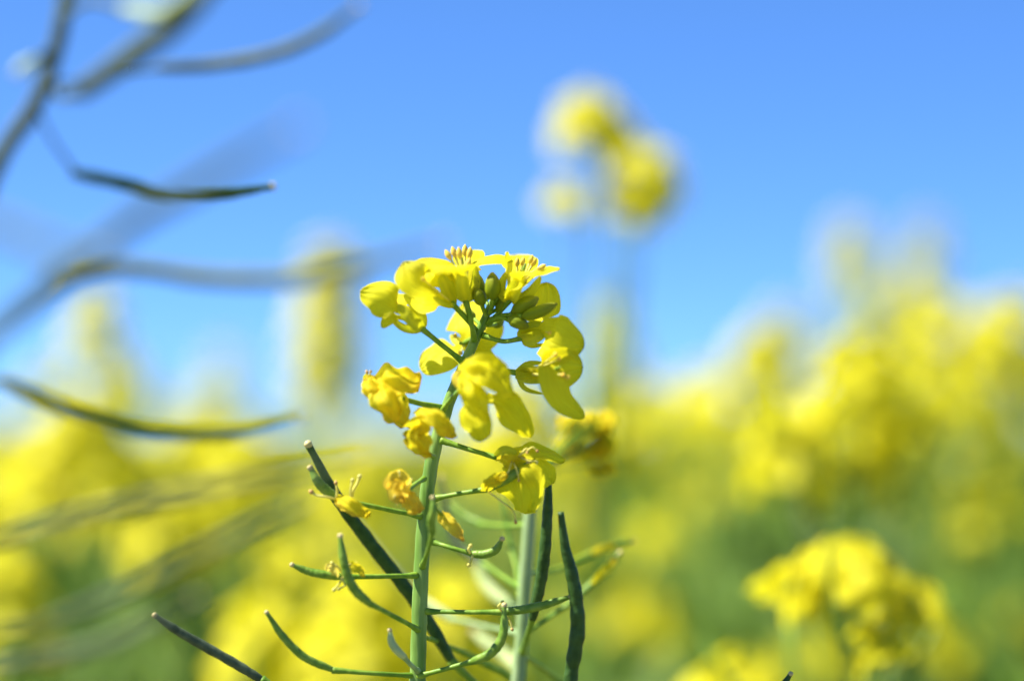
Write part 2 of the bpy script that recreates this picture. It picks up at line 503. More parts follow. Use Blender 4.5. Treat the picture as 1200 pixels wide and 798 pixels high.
# --- flower E, right, half open with a round petal standing behind the buds
f = stalk([(566, 393, 0), (590, 400, -2), (613, 396, -3)], 2.8, 3.0)
sepal(f, [(612, 398, -3), (619, 387, -5), (637, 379, -6)], 17, (0, -1, .25))
sepal(f, [(612, 398, -4), (624, 396, -8), (641, 389, -8)], 16, (0, -1, -.2))
sepal(f, [(612, 399, -3), (622, 405, -3), (641, 403, -3)], 6, (0, -1, -.2), cup=.1)
petal(f, [(614, 395, -1), (626, 382, 5), (632, 368, 8), (637, 352, 9), (641, 331, 10)], 50, (-.4, -.8, .45), claw=.35, cw=.25)
petal(f, [(615, 396, -4), (634, 390, -8), (646, 395, -12), (660, 401, -13), (684, 408, -12)], 58, (.35, -.9, -.25), claw=.3, cw=.3, ripple=.02)
petal(f, [(615, 396, -4), (630, 388, -4), (640, 384, 0), (652, 384, 8)], 30, (.1, -.6, .7), claw=.3, cw=.3)
stamen(f, [(616, 396, -5), (634, 388, -8), (644, 390, -11)], alen=8)

# --- flower F, right, two broad shaded petals seen from outside
f = stalk([(547, 428, 1), (575, 432, -2), (606, 437, -4)], 2.6, 3.0)
sepal(f, [(605, 438, -4), (618, 427, -5), (642, 426, -6)], 8, (0, -.8, .5), cup=.1)
sepal(f, [(605, 438, -5), (622, 436, -8), (644, 438, -8)], 15, (0, -1, .2))
sepal(f, [(605, 439, -5), (620, 443, -8), (643, 445, -7)], 13, (0, -1, -.3))
sepal(f, [(606, 440, -4), (615, 455, -5), (637, 462, -5)], 6, (0, -.9, -.4), cup=.1)
petal(f, [(608, 438, -5), (630, 438, -8), (645, 436, -11), (660, 432, -12), (683, 430, -11)], 54, (.3, -.9, -.25), claw=.42, cw=.25, ripple=.02)
petal(f, [(608, 438, -6), (632, 436, -10), (643, 428, -15), (648, 448, -17), (658, 469, -16), (685, 489, -13)], 34, (.35, -.93, -.1), claw=.34, cw=.4, ripple=.03, tipw=.34)
petal(f, [(608, 438, -4), (630, 440, -3), (645, 442, 3), (664, 444, 8)], 34, (.1, -.9, .2), claw=.42, cw=.25)
for a, b in ((654, 421), (659, 439), (664, 442), (650, 416)):
    stamen(f, [(610, 438, -5), (635, (438 + b) / 2, -11), (a, b, -17)], 1.1, 2.6, 8)
pistil(f, [(610, 438, -5), (640, 436, -11), (657, 430, -18)])

# --- buds crowding the tip
bud([(571, 372, 0), (566, 360, -2), (566, 348, -3)], [(565, 349, -3), (560, 335, -4), (557, 319, -5)], 17)
bud([(574, 367, -1), (576, 358, -5), (577, 350, -6)], [(577, 351, -6), (577.5, 336, -7), (577, 319, -7)], 18)
bud([(571, 374, 1), (566, 362, -1), (564, 356, -3)], [(566, 357, -4), (561, 347, -6), (556, 338, -6)], 15)
bud([(575, 366, 2), (584, 362, 0), (586, 360, -1)], [(583, 365, -2), (589, 354, -3), (594, 345, -3)], 14)
bud([(576, 362, 4), (570, 354, 6), (569, 350, 6)], [(569, 352, 6), (570, 342, 7), (571, 332, 7)], 15)
bud([(572, 377, 2), (592, 372, 0), (602, 365, -4)], [(600, 367, -5), (615, 358, -7), (631, 349, -7)], 18)
bud([(573, 375, 0), (594, 369, -4), (612, 371, -8)], [(612, 371, -8), (630, 366, -10), (653, 356, -10)], 15, r=2.6)
bud([(570, 379, 0), (586, 372, -3), (597, 376, -5)], [(597, 374, -5), (607, 377, -7), (619, 384, -7)], 17)
bud([(567, 385, 3), (560, 378, 6), (556, 374, 8)], [(556, 375, 8), (549, 369, 9), (543, 362, 9)], 14)
bud([(570, 381, 3), (578, 381, 6), (581, 380, 8)], [(580, 382, 8), (584, 376, 10), (588, 366, 11)], 14)
bud([(576, 360, -2), (581, 352, -4), (583, 348, -4)], [(582, 350, -4), (586, 341, -4), (588, 334, -4)], 10)

# --- withered flowers
def withered(pp, **kw):
    return stalk(pp, name='withered_flower', **kw)
WK = dict(mt='withered', crumple=.28, ripple=.08, claw=.15, cw=.4, fold=.26)
f = withered([(516, 478, -2), (493, 473, -6), (468, 466, -10), (446, 457, -10), (427, 440, -9)], r0=3.2, r1=3.0)
petal(f, [(428, 443, -10), (446, 446, -13), (468, 447, -14), (494, 446, -13)], 36, (.1, -.9, .35), tipw=.5, **WK)
petal(f, [(431, 446, -11), (444, 458, -15), (456, 474, -16), (463, 494, -14)], 36, (.2, -1, .1), tipw=.4, **WK)
petal(f, [(440, 450, -9), (456, 462, -11), (466, 478, -12), (474, 500, -10)], 32, (.5, -.8, .1), tipw=.5, **WK)
petal(f, [(427, 440, -10), (430, 450, -13), (437, 460, -14), (441, 470, -13)], 20, (-.4, -.9, .1), **WK)
sepal(f, [(436, 450, -10), (430, 449, -12), (425, 446, -12)], 12, (0, -.9, .3), mt='sepal_dry')
for q in (((436, 446, -9), (433, 440, -10), (434, 436, -11)), ((436, 447, -10), (431, 441, -12), (430, 437, -12)), ((430, 449, -12), (426, 453, -13), (426, 458, -13))):
    stamen(f, q, .9, 1.6, 5, 'curl')
f = withered([(508, 535, -4), (500, 528, -12), (496, 510, -14), (490, 500, -14)], r0=2.2, r1=2.2)
petal(f, [(483, 482, -14), (500, 486, -17), (515, 496, -18), (533, 513, -16)], 24, (.1, -.8, .5), tipw=.3, **WK)
petal(f, [(502, 490, -15), (493, 500, -17), (484, 512, -17), (474, 510, -15)], 28, (.2, -1, .1), **WK)
petal(f, [(498, 496, -16), (490, 510, -18), (495, 522, -18), (503, 536, -16)], 26, (.3, -1, .1), **WK)
petal(f, [(485, 500, -13), (488, 512, -15), (492, 522, -15), (499, 530, -13)], 26, (-.2, -1, .1), **WK)
f = withered([(519, 481, -3), (529, 467, -8), (542, 455, -16)], r0=2.8, r1=2.8)
WY = dict(mt='petal', crumple=.22, fold=.22, ripple=.05, claw=.15, cw=.4)
petal(f, [(541, 428, -20), (560, 430, -24), (580, 441, -25), (603, 463, -22)], 40, (.1, -.9, .35), **WY)
petal(f, [(540, 436, -19), (560, 440, -20), (576, 434, -20), (595, 436, -18)], 36, (.1, -.8, .5), **WY)
petal(f, [(541, 440, -19), (550, 456, -23), (560, 472, -24), (572, 492, -22)], 30, (.1, -1, .1), tipw=.5, **WY)
petal(f, [(552, 474, -18), (553, 486, -20), (562, 500, -21), (566, 517, -20)], 34, (-.2, -1, .1), mt='petal', crumple=.12, claw=.1, cw=.5)
petal(f, [(572, 466, -12), (590, 472, -14), (604, 488, -14), (622, 512, -11)], 36, (.1, -1, -.1), mt='petal', crumple=.10, claw=.15, cw=.35, tipw=.35)
sepal(f, [(542, 452, -17), (536, 444, -18), (538, 434, -19)], 14, (0, -1, .2), mt='sepal_dry')
f = withered([(517, 516, -1), (548, 526, -3), (582, 536, -5)], r0=3.2, r1=2.8)
sepal(f, [(581, 538, -5), (592, 528, -8), (606, 531, -8)], 11, (0, -.9, .3), mt='sepal')
sepal(f, [(582, 538, -6), (594, 538, -9), (618, 537, -9)], 9, (-.4, -.7, .6), mt='withered')
petal(f, [(596, 530, -6), (614, 528, -8), (636, 530, -8), (662, 540, -6)], 24, (-.3, -.7, .65), mt='petal', crumple=.1, claw=.3, cw=.6)
petal(f, [(600, 536, -6), (618, 544, -8), (634, 554, -8), (648, 566, -6)], 36, (-.35, -.8, .5), mt='petal', crumple=.12, claw=.2, cw=.4)
petal(f, [(598, 540, -7), (606, 556, -10), (612, 574, -10), (616, 601, -8)], 58, (-.45, -.8, .45), mt='petal', crumple=.09, claw=.2, cw=.4, tipw=.55)
petal(f, [(588, 538, -6), (602, 546, -8), (614, 556, -9), (628, 570, -8)], 18, (.1, -1, .1), mt='withered', crumple=.2, claw=.1, cw=.5)
for q in (((608, 534, -9), (618, 528, -10), (624, 524, -10), (629, 528, -10)), ((610, 536, -9), (620, 540, -10), (630, 541, -10), (626, 546, -10)), ((608, 535, -9), (616, 526, -10), (620, 526, -9), (618, 530, -10)),
          ((600, 540, -9), (597, 550, -10), (594, 556, -10)), ((602, 542, -9), (606, 552, -11), (608, 562, -10))):
    stamen(f, q, 1.0, 1.5, 4, 'curl')
f = withered([(497, 561, -2), (487, 567, -7), (478, 574, -11)], r0=2.6, r1=2.8)
petal(f, [(481, 572, -12), (470, 562, -15), (461, 562, -16), (460, 576, -14)], 22, (.2, -1, .2), mt='dry', crumple=.3, claw=.1, cw=.5)
petal(f, [(480, 573, -13), (468, 572, -17), (464, 580, -17), (474, 586, -15)], 20, (.2, -1, .2), mt='dry', crumple=.3, claw=.1, cw=.5)
petal(f, [(474, 578, -12), (480, 585, -15), (487, 592, -15), (493, 600, -13)], 20, (.2, -1, .2), mt='dry', crumple=.3, claw=.1, cw=.6, tipw=.5)
petal(f, [(478, 580, -11), (478, 588, -13), (483, 596, -13), (490, 600, -12)], 14, (.2, -1, .2), mt='dry', crumple=.3, claw=.1, cw=.6)
for q in (((472, 570, -14), (469, 560, -15), (468, 554, -15)), ((476, 572, -15), (480, 566, -16), (482, 562, -15)), ((468, 574, -16), (462, 582, -17), (465, 590, -16))):
    stamen(f, q, .9, 1.4, 4, 'filament')
# a dry one hanging behind the stem
f = withered([(501, 590, 4), (510, 596, 8), (517, 602, 12)], r0=2.0, r1=2.2)
petal(f, [(515, 600, 12), (522, 608, 11), (532, 618, 11), (545, 633, 13)], 18, (.3, -1, .2), mt='dry', crumple=.25, claw=.1, cw=.6)

# --- pods
def pod(stk, body, wid, mt='pod', r=2.8, plant=main, Y0=FOCUS, pmat='pedicel', beak=.22, tip=True, seg=44, bead=.05):
    """seed pod on its pedicel; the body narrows to a beak with a blunt stigma"""
    m_ = MB()
    h = px(wid / 2, Y0)
    n = 26
    prof = []
    for i in range(n + 1):
        t = i / n
        if t < .05: q = .62 + .38 * t / .05 * .6
        elif t < 1 - beak: q = .86 + .14 * math.sin((t - .05) / (1 - beak - .05) * math.pi) + bead * math.sin(t * 58)
        else:
            s_ = (t - 1 + beak) / beak
            q = .86 * (1 - s_) + .42 * s_
        if tip and t > .965: q = .55
        prof.append(h * q)
    m_.tube(stem_at(body, Y0), prof, n=12, seg=seg, wob=.10, lobe=.04, nl=2)
    e = stem_at(body, Y0)
    if tip:
        d = (e[-1] - e[-2]).normalized()
        m_.tube([e[-1] - d * h * .3, e[-1] + d * h * .3, e[-1] + d * h * .75], [h * .5, h * .62, h * .6, h * .3], n=10, seg=6, m=1)
    o = plant.part('seed_pod', m_, [M[mt], M['beak']])
    m2 = MB()
    rr = px(r, Y0)
    m2.tube(stem_at(stk, Y0), [rr * 1.7, rr, rr, rr, rr * 1.05, rr * 1.5], n=10, seg=26, wob=.10)
    plant.sub('pedicel', m2, M[pmat], o)
    return o
def dry_petal(o, pp, W, mt='dry', plant=main, **kw):
    kw.setdefault('crumple', .3)
    return petal(o, pp, W, (.2, -1, .25), 'dry_petal', mt, plant, claw=.1, cw=.5, **kw)

o = pod([(509, 584, -3), (540, 578, -6), (572, 573, -8)], [(570, 573.5, -8), (590, 563, -9), (608, 552, -9), (619, 543, -9)], 11)
dry_petal(o, [(571, 574, -9), (577, 565, -11), (586, 560, -12), (594, 556, -11)], 14, 'withered')
dry_petal(o, [(566, 575, -9), (570, 567, -11), (580, 563, -12), (590, 561, -11)], 10, 'withered')
stamen(o, [(572, 576, -9), (588, 588, -10), (602, 600, -10), (604, 610, -10)], 1.0, 1.6, 6, 'curl')
o = pod([(494, 605, -1), (455, 597, -4), (396, 585, -8)], [(398, 585, -8), (384, 576, -9), (373, 565, -10), (364, 549, -10)], 12)
dry_petal(o, [(395, 582, -10), (408, 588, -13), (420, 596, -13), (434, 605, -11)], 15, 'withered', crumple=.15, tipw=.6)
dry_petal(o, [(393, 582, -9), (398, 590, -12), (410, 598, -12), (428, 606, -11)], 10, 'dry')
stamen(o, [(412, 590, -10), (414, 575, -11), (419, 566, -11), (421, 560, -11)], 2.0, 2.4, 7, 'filament')
stamen(o, [(412, 590, -11), (411, 574, -12), (413, 564, -12)], 1.6, 2.2, 6, 'filament')
stamen(o, [(394, 585, -10), (382, 582, -12), (370, 580, -12), (366, 577, -12)], 1.6, 2.4, 7, 'curl')
stamen(o, [(394, 583, -10), (395, 574, -11), (394, 567, -11)], 1.4, 2, 6, 'curl')
o = pod([(489, 674, -1), (450, 675, -5), (400, 676, -8)], [(403, 676, -8), (380, 673, -9), (360, 669, -9), (343, 662, -10)], 9.5)
dry_petal(o, [(402, 672, -10), (410, 664, -13), (420, 666, -13), (427, 675, -12)], 12, 'withered')
dry_petal(o, [(398, 676, -11), (392, 668, -13), (386, 664, -13), (384, 669, -12)], 10, 'sepal_dry')
for q in (((402, 676, -11), (397, 684, -13), (392, 690, -13)), ((402, 674, -11), (396, 664, -13), (390, 660, -13)), ((404, 672, -11), (408, 662, -13), (416, 660, -12)), ((400, 677, -11), (404, 686, -13), (398, 689, -13))):
    stamen(o, q, 1.2, 2.0, 5, 'filament')
pod([(491, 738, -1), (462, 722, -10), (433, 707, -16)], [(434, 707.5, -16), (415, 690, -18), (404, 662, -19), (399, 629, -19)], 11)
pod([(490, 791.5, 0), (440, 789, -6), (389, 785, -8)], [(391, 785, -8), (357, 770, -10), (332, 746, -11), (313, 718, -12)], 9, 'pod')
o = pod([(505, 634, -1), (530, 642, -4), (555, 649, -5)], [(553, 649, -5), (568, 649, -6), (581, 644, -7), (588, 632, -8)], 10, 'pod')
stamen(o, [(554, 650, -6), (552, 656, -7), (550, 661, -7)], 1.4, 2.2, 5, 'filament')
stamen(o, [(551, 648, -6), (549, 643, -7), (551, 640, -7)], 1.6, 2.2, 5, 'filament')
o = pod([(495, 716, 0), (545, 717, -3), (590, 717, -4)], [(586, 717, -4), (612, 714, -5), (640, 708, -6), (668, 699, -7)], 10, 'pod')
stamen(o, [(590, 718, -5), (598, 728, -6), (600, 736, -6)], 1.2, 1.8, 5, 'curl')
stamen(o, [(588, 716, -5), (584, 710, -6), (588, 706, -6)], 1.2, 1.8, 5, 'filament')
o = pod([(490, 792, -1), (524, 783, -4), (557, 774, -6)], [(553, 775, -6), (575, 765, -8), (589, 745, -9), (591, 710, -9)], 11, 'pod')
pod([(495, 664, -1), (503, 640, -16), (507, 622, -19)], [(507, 626, -19), (505, 610, -21), (508, 598, -22), (507, 584, -22)], 9, 'pod')
o2 = pod([(490, 786, -1), (482, 779, -8), (472, 768, -10)], [(474, 770, -10), (464, 760, -11), (459, 752, -11), (457, 739, -11)], 9, 'pod_pale', pmat='stem_pale')
pod([(493, 745, 4), (515, 752, 20), (545, 765, 34)], [(543, 764, 34), (566, 776, 38), (590, 788, 42), (610, 802, 44)], 9, 'pod')

# ------------------------------------------------------------------ companion stem standing close behind, slightly soft
def stem_from_ground(plant, pp, rads, mt, Y0=FOCUS, n=12, lean=0.02):
    m_ = MB()
    pts = stem_at(pp, Y0)
    b = plant.loc
    r0 = px(rads[0], Y0)
    pts = [Vector((b.x, b.y, -.03)), Vector((b.x + lean * .3, b.y, pts[0].z * .45))] + pts
    m_.tube(pts, [r0 * 1.5, r0 * 1.3] + [px(r, Y0) for r in rads], n=n, seg=12 * len(pts), lobe=.03, nl=5, wob=.08)
    return plant.part('stem', m_, M[mt])

Yb = FOCUS + .035
c2 = Plant('rapeseed_plant', (P(596, 798, 0, Yb).x - .01, Yb + .01, 0),
           'pale green stem slightly out of focus, close behind the sharp plant on its right')
stem_from_ground(c2, [(604, 900), (607, 798), (612, 740), (616, 670), (621, 600), (624, 572), (626, 556)], [9, 8.5, 8, 8, 7.5, 5, 3], 'stem_pale', Yb)
def c2pod(a, b, w_, mt='pod', **k):
    return pod(a, b, w_, mt, plant=c2, Y0=Yb, **k)
c2pod([(612, 766, 0), (618, 745, -12), (625, 722, -22)], [(624, 726, -22), (634, 680, -25), (641, 620, -27), (643, 556, -27)], 13, 'pod_dark', r=3.4)
c2pod([(612, 745, 0), (640, 726, 4), (668, 707, 6)], [(665, 709, 6), (690, 688, 8), (710, 668, 9), (726, 648, 10)], 10)
c2pod([(616, 672, 2), (650, 668, 14), (686, 652, 22)], [(682, 654, 22), (702, 645, 25), (722, 638, 27), (742, 634, 28)], 9)
c2pod([(617, 615, 2), (590, 616, 14), (562, 614, 24)], [(566, 614, 24), (548, 606, 28), (535, 597, 30), (524, 586, 32)], 8)
c2pod([(613, 690, 0), (590, 676, 14), (566, 660, 24)], [(570, 662, 24), (550, 650, 28), (532, 630, 30), (518, 560, 32)], 10, 'pod_grey')
c2pod([(609, 742, 2), (566, 733, 18), (527, 724, 30)], [(530, 725, 30), (490, 700, 34), (450, 655, 36), (415, 606, 38)], 15, 'pod_pale', pmat='stem_pale')
c2pod([(612, 720, 4), (602, 712, 30), (594, 706, 44)], [(596, 707, 44), (582, 698, 47), (568, 682, 50), (557, 660, 52)], 15, 'pod_pale', pmat='stem_pale')
c2pod([(608, 790, 4), (600, 782, 30), (606, 782, 46)], [(608, 781, 46), (594, 770, 52), (574, 755, 55), (556, 741, 58)], 16, 'pod_pale', pmat='stem_pale')
c2pod([(612, 768, 0), (635, 782, 8), (660, 800, 14)], [(655, 796, 14), (680, 815, 16), (705, 835, 18), (725, 845, 19)], 10)
o = c2pod([(610, 700, 2), (604, 660, 14), (598, 640, 20)], [(599, 645, 20), (594, 620, 22), (592, 600, 22), (588, 580, 23)], 7)
# orange, drying petals near two of the pods, and the spent flower head at its top
for q, w_ in (([(694, 684, 7), (704, 672, 5), (714, 663, 5), (722, 654, 7)], 10), ([(690, 650, 24), (700, 645, 22), (712, 641, 22), (722, 637, 24)], 10)):
    m_ = MB(); m_.petal(stem_at(q, Yb), px(w_, Yb), (.2, -1, .2), .1, .5, crumple=.25, seed=w_ * 1.3)
    c2.part('dry_petal', m_, M['withered'])
rnd = random.Random(4)
for k in range(15):
    bx, by = rnd.uniform(656, 706), rnd.uniform(480, 546)
    f = stalk([(626, 560, 0), ((628 + bx) / 2, (556 + by) / 2, 22), (bx, by, 42)], .9, .9, c2, 'withered_flower', Yb)
    for q in range(4):
        a = rnd.uniform(0, 6.28); l = rnd.uniform(14, 24)
        petal(f, [(bx, by, 42), (bx + math.cos(a) * l * .5, by + l * .3, 40), (bx + math.cos(a) * l * .8, by + abs(math.sin(a)) * l, 40)], 32, (rnd.uniform(-.9, -.1), -.6, .7),
              mt='withered' if rnd.random() < .35 else 'petal', plant=c2, Y0=Yb, crumple=.2, claw=.15, cw=.4, nu=8, nv=8)

# dark pod carried by a plant whose stem runs just below the frame
def side_plant(label, x, y, top, mt='stem'):
    p_ = Plant('rapeseed_plant', (x, y, 0), label)
    m_ = MB()
    t = Vector(top)
    m_.tube([Vector((x, y, -.03)), Vector((x + .01, y, t.z * .5)), t.lerp(Vector((x, y, t.z)), .3) - Vector((0, 0, .05)), t], [.0042, .0036, .003, .0022], n=10, seg=40, wob=.08)
    p_.part('stem', m_, M[mt])
    return p_
Yd = FOCUS + .022
tp = P(640, 905, 0, Yd)
d1 = side_plant('dark slanting seed pod on a low stem, crossing behind the sharp plant', tp.x + .02, Yd + .01, tp)
pod([(636, 890, 0), (600, 845, 0), (560, 803, -1), (528, 773, -2)], [(530, 775, -2), (492, 712, -4), (437, 640, -8), (398, 588, -12), (362, 522, -15)], 15.5, 'pod_dark', r=4, plant=d1, Y0=Yd, seg=60)
tp = P(650, 930, 0, FOCUS - .008)
d2 = side_plant('dark upright wavy seed pod in front, right of the pale soft stem', tp.x + .01, FOCUS - .004, tp)
pod([(652, 915, 0), (658, 880, 0), (664, 838, 0)], [(663, 842, 0), (671, 780, -1), (677, 735, -2), (673, 685, -3), (662, 640, -4), (657, 600, -5)], 17, 'pod_dark', r=4.5, plant=d2, Y0=FOCUS - .008, seg=60, beak=.34, tip=False, bead=.08)
tp = P(420, 900, 0, FOCUS - .006)
d3 = side_plant('dark grey seed pod reaching in at the bottom left corner of the sharp group', tp.x + .015, FOCUS, tp)
pod([(414, 885, 0), (380, 850, 0), (330, 812, 0), (306, 796, 0)], [(309, 798, 0), (285, 783, -1), (240, 757, -3), (205, 737, -5), (182, 721, -6)], 11, 'pod_grey', r=4, plant=d3, Y0=FOCUS - .006, seg=50)
tp = P(880, 930, 0, FOCUS)
d4 = side_plant('tiny dark pod tip poking up at the bottom edge below the bright yellow flower head', tp.x + .01, FOCUS + .004, tp)
pod([(882, 915, 0), (890, 880, 0), (898, 845, 0)], [(897, 850, 0), (906, 826, 0), (916, 806, 0), (926, 790, 0)], 10, 'pod_dark', r=4, plant=d4, Y0=FOCUS)

# ------------------------------------------------------------------ ripe pod-bearing plants at the left, out of focus
def pp3(l, Y0):
    return [(a, b, (y - Y0) * 1000) for a, b, y in l]
YA = 0.402
tall = Plant('rapeseed_plant', (P(-75, 798, 0, YA).x, YA + .01, 0),
             'tall blurred grey green plant at the left edge, bare pods arching against the sky')
stem_from_ground(tall, [(-75, 900), (-78, 700), (-70, 480), (-50, 320), (0, 185), (42, 120), (66, 55), (78, -10), (90, -120)], [13, 12.5, 12, 11.5, 10.5, 10, 9.5, 9, 7], 'pod_grey', YA)
def tpod(stk, body, wid, mt='pod_grey', **k):
    return pod(pp3(stk, YA), pp3(body, YA), wid, mt, plant=tall, Y0=YA, pmat='pod_grey', **k)
tpod([(56, 85, .403), (70, 112, .398), (98, 106, .388)], [(92, 110, .388), (150, 68, .383), (205, 28, .376), (262, -30, .368)], 26, r=5)
tpod([(50, 100, .403), (110, 92, .408), (192, 80, .413)], [(184, 80, .413), (250, 76, .413), (325, 62, .408), (375, 40, .403), (420, 8, .393)], 15, r=2)
tpod([(40, 125, .403), (62, 165, .408), (90, 204, .418)], [(86, 203, .418), (140, 214, .428), (200, 229, .438), (262, 228, .448), (318, 219, .456)], 17, 'pod_dark', r=2.4)
tpod([(-40, 300, .403), (-40, 430, .348), (-20, 410, .345)], [(-30, 408, .345), (140, 270, .335), (230, 215, .325), (350, 150, .305)], 19, r=5)
tpod([(-66, 450, .403), (-20, 405, .388), (80, 328, .383)], [(72, 332, .383), (140, 314, .388), (250, 325, .383), (350, 324, .373), (430, 308, .360), (520, 286, .348)], 19, r=6)
tpod([(-70, 480, .403), (-30, 446, .403), (20, 450, .406)], [(0, 444, .406), (65, 474, .411), (135, 497, .415), (205, 508, .418), (275, 506, .418), (350, 490, .408)], 18, 'pod_dark', r=4)
tpod([(64, 60, .403), (50, 66, .400), (40, 72, .398)], [(42, 70, .398), (32, 76, .396), (26, 80, .393), (20, 86, .390)], 13, 'pod_pale', r=5)
tpod([(72, 20, .403), (110, 0, .388), (150, 10, .383)], [(145, 10, .383), (180, 15, .378), (205, 5, .373), (230, -20, .373)], 15, 'pod_pale', r=4)
tpod([(-60, 360, .403), (-50, 280, .338), (-40, 250, .313)], [(-50, 245, .313), (10, 268, .308), (70, 295, .298), (120, 310, .293)], 16, r=5)
YL = 0.385
low = Plant('rapeseed_plant', (P(-190, 798, 0, YL).x, YL, 0),
            'very blurred plant outside the left edge, smoky pods streaking across the lower field')
stem_from_ground(low, [(-180, 900), (-170, 780), (-150, 640), (-130, 560), (-100, 480)], [13, 12, 11, 9, 6], 'pod_grey', YL)
for a, b, c_, d_, e_, y0, y1, w_ in (
        ((-150, 640), (0, 632), (110, 600), (250, 572), (420, 540), .378, .362, 15),
        ((-160, 740), (40, 735), (150, 690), (250, 640), (360, 585), .374, .358, 12),
        ((-170, 790), (-20, 782), (60, 768), (140, 748), (230, 700), .38, .365, 16)):
    pod(pp3([(*a, YL), ((a[0] + b[0]) / 2, (a[1] + b[1]) / 2, y0), (*b, y0)], YL),
        pp3([(*b, y0), (*c_, (y0 + y1) / 2), (*d_, y1), (*e_, y1)], YL), w_, 'pod_grey', plant=low, Y0=YL, pmat='pod_grey', r=4)

# ------------------------------------------------------------------ the flowering field behind
def frame_of(axis):
    a = Vector(axis).normalized()
    b = a.cross(Vector((0, 0, 1)))
    if b.length < .05: b = a.cross(Vector((1, 0, 0)))
    b.normalize()
    return a, b, a.cross(b)

def open_flower(mb, base, axis, size, rnd, lod=0, mp=0, mg=1):
    """a whole small flower with its four petals (size = petal length in m)"""
    a, b, c = frame_of(axis)
    tw = rnd.uniform(0, 6.28)
    if lod < 2:
        mb.tube([base, base + a * size * .55], [size * .07, size * .17, size * .15], n=5, seg=3, m=mg, cap=False)
    for k in range(4):
        th = tw + k * math.pi / 2 + rnd.uniform(-.2, .2)
        d = b * math.cos(th) + c * math.sin(th)
        dr = rnd.uniform(-.15, .35)
        pts = [base + a * size * .15, base + a * size * .55 + d * size * .15, base + a * size * (.72 - dr * .2) + d * size * .6, base + a * size * (.7 - dr * .7) + d * size * 1.12]
        mb.petal(pts, size * rnd.uniform(.8, 1.0), a, claw=.32, cw=.3, cup=rnd.uniform(-.1, .15), nu=(4, 3, 2)[lod], nv=(7, 5, 4)[lod], m=mp, seed=rnd.random() * 9)

def raceme_spec(h, w_, n, rnd, axis=Vector((0, 0, 1)), flat=.5):
    """stalk foot, flower base and axis for n flowers of one flower head; tip at the origin, extending down h, w_ wide"""
    res = []
    for k in range(n):
        t = (k + .5) / n                 # 0 tip .. 1 bottom
        th = k * 2.39996 + rnd.uniform(-.3, .3)
        rad = w_ / 2 * (0.30 + .70 * min(1, t * 1.8)) * rnd.uniform(.75, 1.05)
        foot = Vector((0, 0, -h * (.12 + .88 * t) - w_ * .15))
        el = (1 - t) * .9 + .25
        basep = Vector((math.cos(th) * rad, math.sin(th) * rad, -h * (.02 + .9 * t)))
        ax = Vector((math.cos(th), math.sin(th), el * 1.3))
        res.append((foot, basep, ax))
    return res

def near_plant(label, top, h, w_, n, seed, stem_dx=0.0, size=.0098, heads=(), group=None, buds=8, pods=8):
    """flowering plant whose flowers are parts"""
    rnd = random.Random(seed)
    top = Vector(top)
    w_, n = w_ * .66, max(5, int(n * .75))
    heads = [(q, a, b * .62, max(4, int(c * .75))) for q, a, b, c in heads]
    foot = Vector((top.x + stem_dx, top.y + rnd.uniform(-.03, .03), 0))
    pl = Plant('rapeseed_plant', foot, label, group)
    m_ = MB()
    m_.tube([foot - Vector((0, 0, .03)), foot.lerp(top, .4) + Vector((.01, 0, 0)), Vector((top.x, top.y, top.z - .16)), top - Vector((0, 0, .01))], [.0042, .0032, .0022, .0015, .001], n=8, seg=30)
    pl.part('stem', m_, M['field_stem'])
    allheads = [(Vector((0, 0, 0)), h, w_, n)] + [(Vector(q), a, b, c) for q, a, b, c in heads]
    for off, hh, ww, nn in allheads:
        tip = top + off
        if off.length > 0:
            m_ = MB()
            j = Vector((top.x, top.y, tip.z - .14 - off.length * .5))
            m_.tube([j, j.lerp(tip, .5) + Vector((off.x * .2, off.y * .2, -.01)), tip - Vector((0, 0, .01))], [.0017, .0014, .001], n=7, seg=14)
            pl.part('branch', m_, M['field_stem'])
        for ft, bs, ax in raceme_spec(hh, ww, nn, rnd):
            m_ = MB()
            b_ = tip + bs
            m_.tube([tip + ft, (tip + ft).lerp(b_, .6) - Vector((0, 0, .002)), b_], [.0006, .0005, .0006], n=5, seg=4, m=1, cap=False)
            open_flower(m_, b_, ax, size * rnd.uniform(.85, 1.1), rnd, 0)
            pl.part('flower', m_, [M['field_petal'], M['sepal']])
        for k in range(buds):
            th, rr = k * 2.4, .0035 * math.sqrt(k)
            b0 = tip + Vector((math.cos(th) * rr, math.sin(th) * rr, -.004))
            b1 = b0 + Vector((math.cos(th) * .002, math.sin(th) * .002, .008 - .0004 * k))
            m_ = MB()
            m_.tube([tip - Vector((0, 0, .012)), b0], .0005, n=5, seg=3)
            m_.tube([b0, b0.lerp(b1, .5), b1], [.0006, .0017, .002, .0018, .0005], n=7, seg=6)
            pl.part('flower_bud', m_, M['field_bud'])
    for k in range(pods):
        z = top.z - h - .02 - k * .016
        th = k * 2.4 + seed
        a = Vector((top.x, top.y, z)); d = Vector((math.cos(th), math.sin(th), .45)).normalized()
        m_ = MB()
        m_.tube([a, a + d * .018, a + d * .03 + Vector((0, 0, .004)), a + d * .05 + Vector((0, 0, .022))], [.0006, .0006, .0013, .0014, .0012, .0005], n=6, seg=10)
        pl.part('seed_pod', m_, M['pod'])
    # a few clasping leaves lower on the stem
    for k in range(3):
        z = top.z - .30 - k * .09
        th = k * 2.2 + seed
        d = Vector((math.cos(th), math.sin(th), 0))
        a = Vector((top.x * .7 + foot.x * .3, top.y, z))
        m_ = MB()
        m_.petal([a, a + d * .03 + Vector((0, 0, .02)), a + d * .08 + Vector((0, 0, .03)), a + d * .12], .03, (0, 0, 1), 0, .6, cup=.15, nu=4, nv=7)
        pl.part('leaf', m_, M['leaf'])
    return pl

